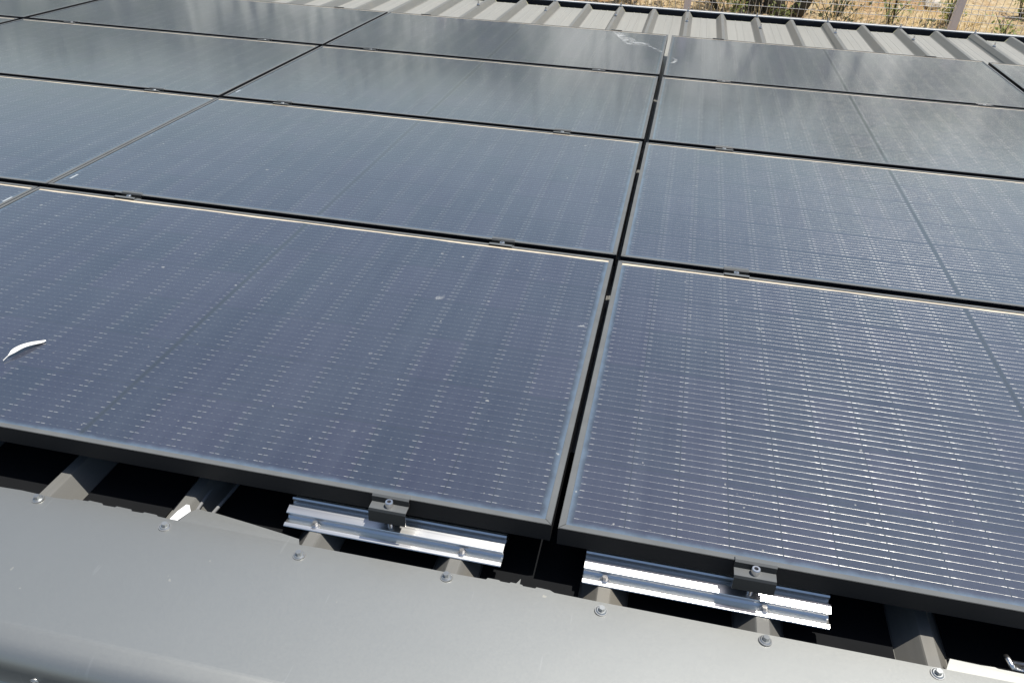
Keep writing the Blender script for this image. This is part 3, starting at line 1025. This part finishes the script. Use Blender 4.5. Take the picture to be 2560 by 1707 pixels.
# ------------------------------------------------------------------ wire fence
FY = 7.0
POSTS = [1.84 - 2.31 * 2, 1.84 - 2.31, 1.84, 1.84 + 2.31, 1.84 + 4.62]
p_first = None
PN = ['fifth beige fence post far left outside', 'beige fence post left of the visible mesh', 'thin beige fence post standing behind the end of a roof rib', 'wide looking beige fence post near the top right corner', 'beige fence post beyond the right picture edge']
bm = bmesh.new()
box(bm, -0.032, 0.032, -0.032, 0.032, -0.1, 2.3)
bmesh.ops.bevel(bm, geom=[e for e in bm.edges if abs(e.verts[0].co.z - e.verts[1].co.z) > 1], offset=0.006, segments=2, affect='EDGES')
post_me = None
for i, px in enumerate(POSTS):
    if i in (0,): continue
    mw = at(px, FY, ground_z(px, FY))
    if post_me is None:
        o = mesh_obj('fence_post', bm, M_post, mw=mw); post_me = o.data
        bm2 = bmesh.new(); box(bm2, -0.036, 0.036, -0.036, 0.036, 2.3, 2.32)
        cap = mesh_obj('post_cap', bm2, M_post, parent=o)
    else:
        o = bpy.data.objects.new('fence_post', post_me); COL.objects.link(o); o.matrix_world = mw
        c2 = cap.copy(); COL.objects.link(c2); c2.parent = o
    tag(o, PN[i], 'fence post', 'posts of the wire fence')
HZ = [-0.85, -1.05, -1.10, -1.14, -1.30, -1.46, -1.500, -1.535, -1.600, -1.680, -1.86, -2.04, -2.09, -2.13, -2.30, -2.48, -2.66, -2.84]
def fence_panel(x0, x1, lab):
    bm = bmesh.new()
    for z in HZ:
        fold = 0.022 if z in (-1.500, -1.10, -2.09) else 0.0
        tube(bm, [(x0 + 0.03, FY + fold, z), (x1 - 0.03, FY + fold, z)], 0.0027, 6)
    n = int((x1 - x0) / 0.055)
    for i in range(1, n):
        x = x0 + (x1 - x0) * i / n
        tube(bm, [(x, FY + 0.005, -0.85), (x, FY + 0.005, -1.46), (x, FY + 0.027, -1.5), (x, FY + 0.005, -1.535), (x, FY + 0.005, -2.9)], 0.0022, 5)
    o = mesh_obj('fence_mesh', bm, M_wire, mw=Matrix.Identity(4))
    tag(o, lab, 'wire fence', 'welded mesh between the fence posts')
fence_panel(POSTS[1], POSTS[2], 'welded wire mesh of the fence left of the thin post')
fence_panel(POSTS[2], POSTS[3], 'welded wire mesh of the fence between the two beige posts')
fence_panel(POSTS[3], POSTS[4], 'welded wire mesh of the fence right of the wide looking post')


# ------------------------------------------------------------------ plants and stones behind the fence
def gpt(x, y): return Vector((x, y, ground_z(x, y)))


def bush(name, x, y, h, w, n, size, mat, lab, cat, group, stems=7, seed=0):
    rr = random.Random(seed)
    root = empty(name, at(x, y, ground_z(x, y)))
    bm = bmesh.new(); bl = bmesh.new()
    for s in range(stems):
        a = rr.uniform(0, 6.28); e = rr.uniform(0.2, 1.0)
        tipv = Vector((math.cos(a) * w * e, math.sin(a) * w * e, h * rr.uniform(0.55, 1.0)))
        pts = [Vector((rr.uniform(-.04, .04), rr.uniform(-.04, .04), -0.03)), tipv * 0.5 + Vector((rr.uniform(-.05, .05), rr.uniform(-.05, .05), h * .08)), tipv]
        tube(bm, pts, [0.008, 0.006, 0.003], 5)
        for l in range(n):
            u = rr.uniform(0.2, 1.05)
            c = tipv * u + Vector((rr.gauss(0, .05), rr.gauss(0, .05), rr.gauss(0, .04)))
            leaf_quad(bl, c, size)
    mesh_obj('stem', bm, M_bark, parent=root)
    mesh_obj('foliage', bl, mat, parent=root)
    tag(root, lab, cat, group)


# olive tree: three leaning trunks, crown above the picture
OX, OY = 2.86, 10.9
tr = empty('olive_tree', at(OX, OY, ground_z(OX, OY)))
tag(tr, 'olive tree with dark leaning trunks behind the mesh at the top edge', 'tree')
rt = random.Random(5)
bm = bmesh.new()
tips = []
for (bx, tx, ty, r) in ((-0.10, -0.75, 0.3, 0.10), (0.16, 0.20, 0.5, 0.13), (0.34, 1.15, 0.2, 0.09), (-0.55, -1.5, 0.4, 0.035)):
    p0 = Vector((bx, 0, -0.15)); p3 = Vector((tx, ty, 1.9))
    pts = [p0.lerp(p3, q) + Vector((rt.uniform(-.06, .06), rt.uniform(-.06, .06), 0)) * (0 if q == 0 else 1) for q in (0, 0.15, 0.35, 0.6, 1.0)]
    tube(bm, pts, [r * 1.35, r * 1.05, r * 0.9, r * 0.75, r * 0.5], 9)
    tips.append(p3)
    for b in range(3):
        q = p3 + Vector((rt.uniform(-.8, .8), rt.uniform(-.6, .6), rt.uniform(.3, 1.0)))
        tube(bm, [p3.lerp(p0, 0.15), p3.lerp(q, .6), q], [r * .45, r * .3, r * .12], 6)
        tips.append(q)
mesh_obj('trunk', bm, M_bark, parent=tr, smooth=True)
bl = bmesh.new()
for q in tips:
    for c in range(3):
        cc = q + Vector((rt.gauss(0, .4), rt.gauss(0, .4), rt.uniform(0.0, .6)))
        for l in range(36):
            leaf_quad(bl, cc + Vector((rt.gauss(0, .24), rt.gauss(0, .24), rt.gauss(0, .18))), 0.055)
mesh_obj('crown', bl, M_olive, parent=tr)

WEEDS = [(2.15, 9.6, .42, .10, 'slender green weed beside the thin fence post'), (2.45, 10.4, .55, .35, 'green suckers left of the olive trunks'),
         (3.10, 10.3, .55, .38, 'leafy green suckers at the foot of the olive trunks'), (3.65, 10.1, .55, .42, 'pale green shrub right of the olive trunks'),
         (4.05, 9.5, .45, .32, 'low grey green weed clump against the mesh'), (4.45, 10.6, .60, .40, 'green weed bush left of the wide post'),
         (4.75, 9.9, .45, .25, 'thin green weed just left of the wide post'), (5.75, 10.2, .42, .28, 'sparse weed right of the wide post'), (6.3, 11.5, .5, .3, 'weed in the top right corner'),
         (3.35, 11.6, .7, .5, 'tall green shoots behind the olive trunks'), (1.50, 9.4, .3, .2, 'small weed left of the thin post'),
         (2.75, 9.3, .35, .30, 'leafy weed at the mesh foot below the olive trunks'), (3.85, 11.0, .6, .45, 'broad pale shrub behind the low clump'), (4.25, 9.0, .30, .22, 'short weed low at the mesh left of the wide post'),
         (5.2, 10.8, .4, .3, 'dry green weed behind the white stone right of the wide post'), (3.40, 9.2, .40, .30, 'green weed low at the mesh right of the olive trunks')]
for i, (x, y, h, w, lab) in enumerate(WEEDS):
    bush('weed_plant', x, y, h, w * 0.85, 18, 0.030, M_weed if i % 3 else M_olive, lab, 'weed', 'weeds behind the fence', 9, 40 + i)

ROCKS = [(4.62, 8.9, .16, 'pale limestone rock behind the wide fence post'), (5.35, 8.75, .10, 'small white stone right of the wide fence post'), (4.95, 8.9, .17, 'flat pale rock leaning at the wide post'),
         (3.05, 8.6, .11, 'pale stone lying below the green shrub'), (3.42, 8.8, .09, 'little white stone at the mesh foot'), (5.05, 11.3, .13, 'dark stone in dry grass near the top edge'), (3.9, 8.5, .07, 'smallest pale stone near the gutter')]
for i, (x, y, r, lab) in enumerate(ROCKS):
    rr = random.Random(90 + i)
    bm = bmesh.new()
    bmesh.ops.create_icosphere(bm, subdivisions=2, radius=r)
    for v in bm.verts:
        v.co *= rr.uniform(0.78, 1.12); v.co.z *= 0.62; v.co.x *= 1.25
    o = mesh_obj('rock', bm, M_rock, mw=at(x, y, ground_z(x, y) + r * 0.25, rr.uniform(0, 3)))
    tag(o, lab, 'rock', 'stones on the dry ground')

# dry grass: one mass of straw blades
bm = bmesh.new()
rg = random.Random(3)
for i in range(16000):
    x = rg.uniform(-1.5, 8.5); y = 8.0 + 6.0 * rg.random() ** 1.2
    if math.sin(x * 1.7 + 1.3 * math.sin(y * 1.1)) + math.sin(y * 2.3 + x * .6) + rg.uniform(-1, 1) < -0.10: continue
    if y < 9.0 and rg.random() < 0.6: continue
    b = gpt(x, y)
    h = rg.uniform(0.04, 0.20) * (1.5 if rg.random() < 0.12 else 1.0)
    a = rg.uniform(0, 6.28); ln = rg.uniform(0.1, 0.8) * h
    tp = b + Vector((math.cos(a) * ln, math.sin(a) * ln, h))
    s = Vector((-math.sin(a), math.cos(a), 0)) * rg.uniform(0.003, 0.008)
    m = b.lerp(tp, 0.55) + Vector((0, 0, h * 0.12))
    v = [bm.verts.new(b - s), bm.verts.new(b + s), bm.verts.new(m + s * .7), bm.verts.new(tp), bm.verts.new(m - s * .7)]
    bm.faces.new(v)
o = mesh_obj('dry_grass', bm, M_straw, mw=Matrix.Identity(4))
tag(o, 'straw coloured dry grass on the ground behind the fence', 'grass', kind='stuff')
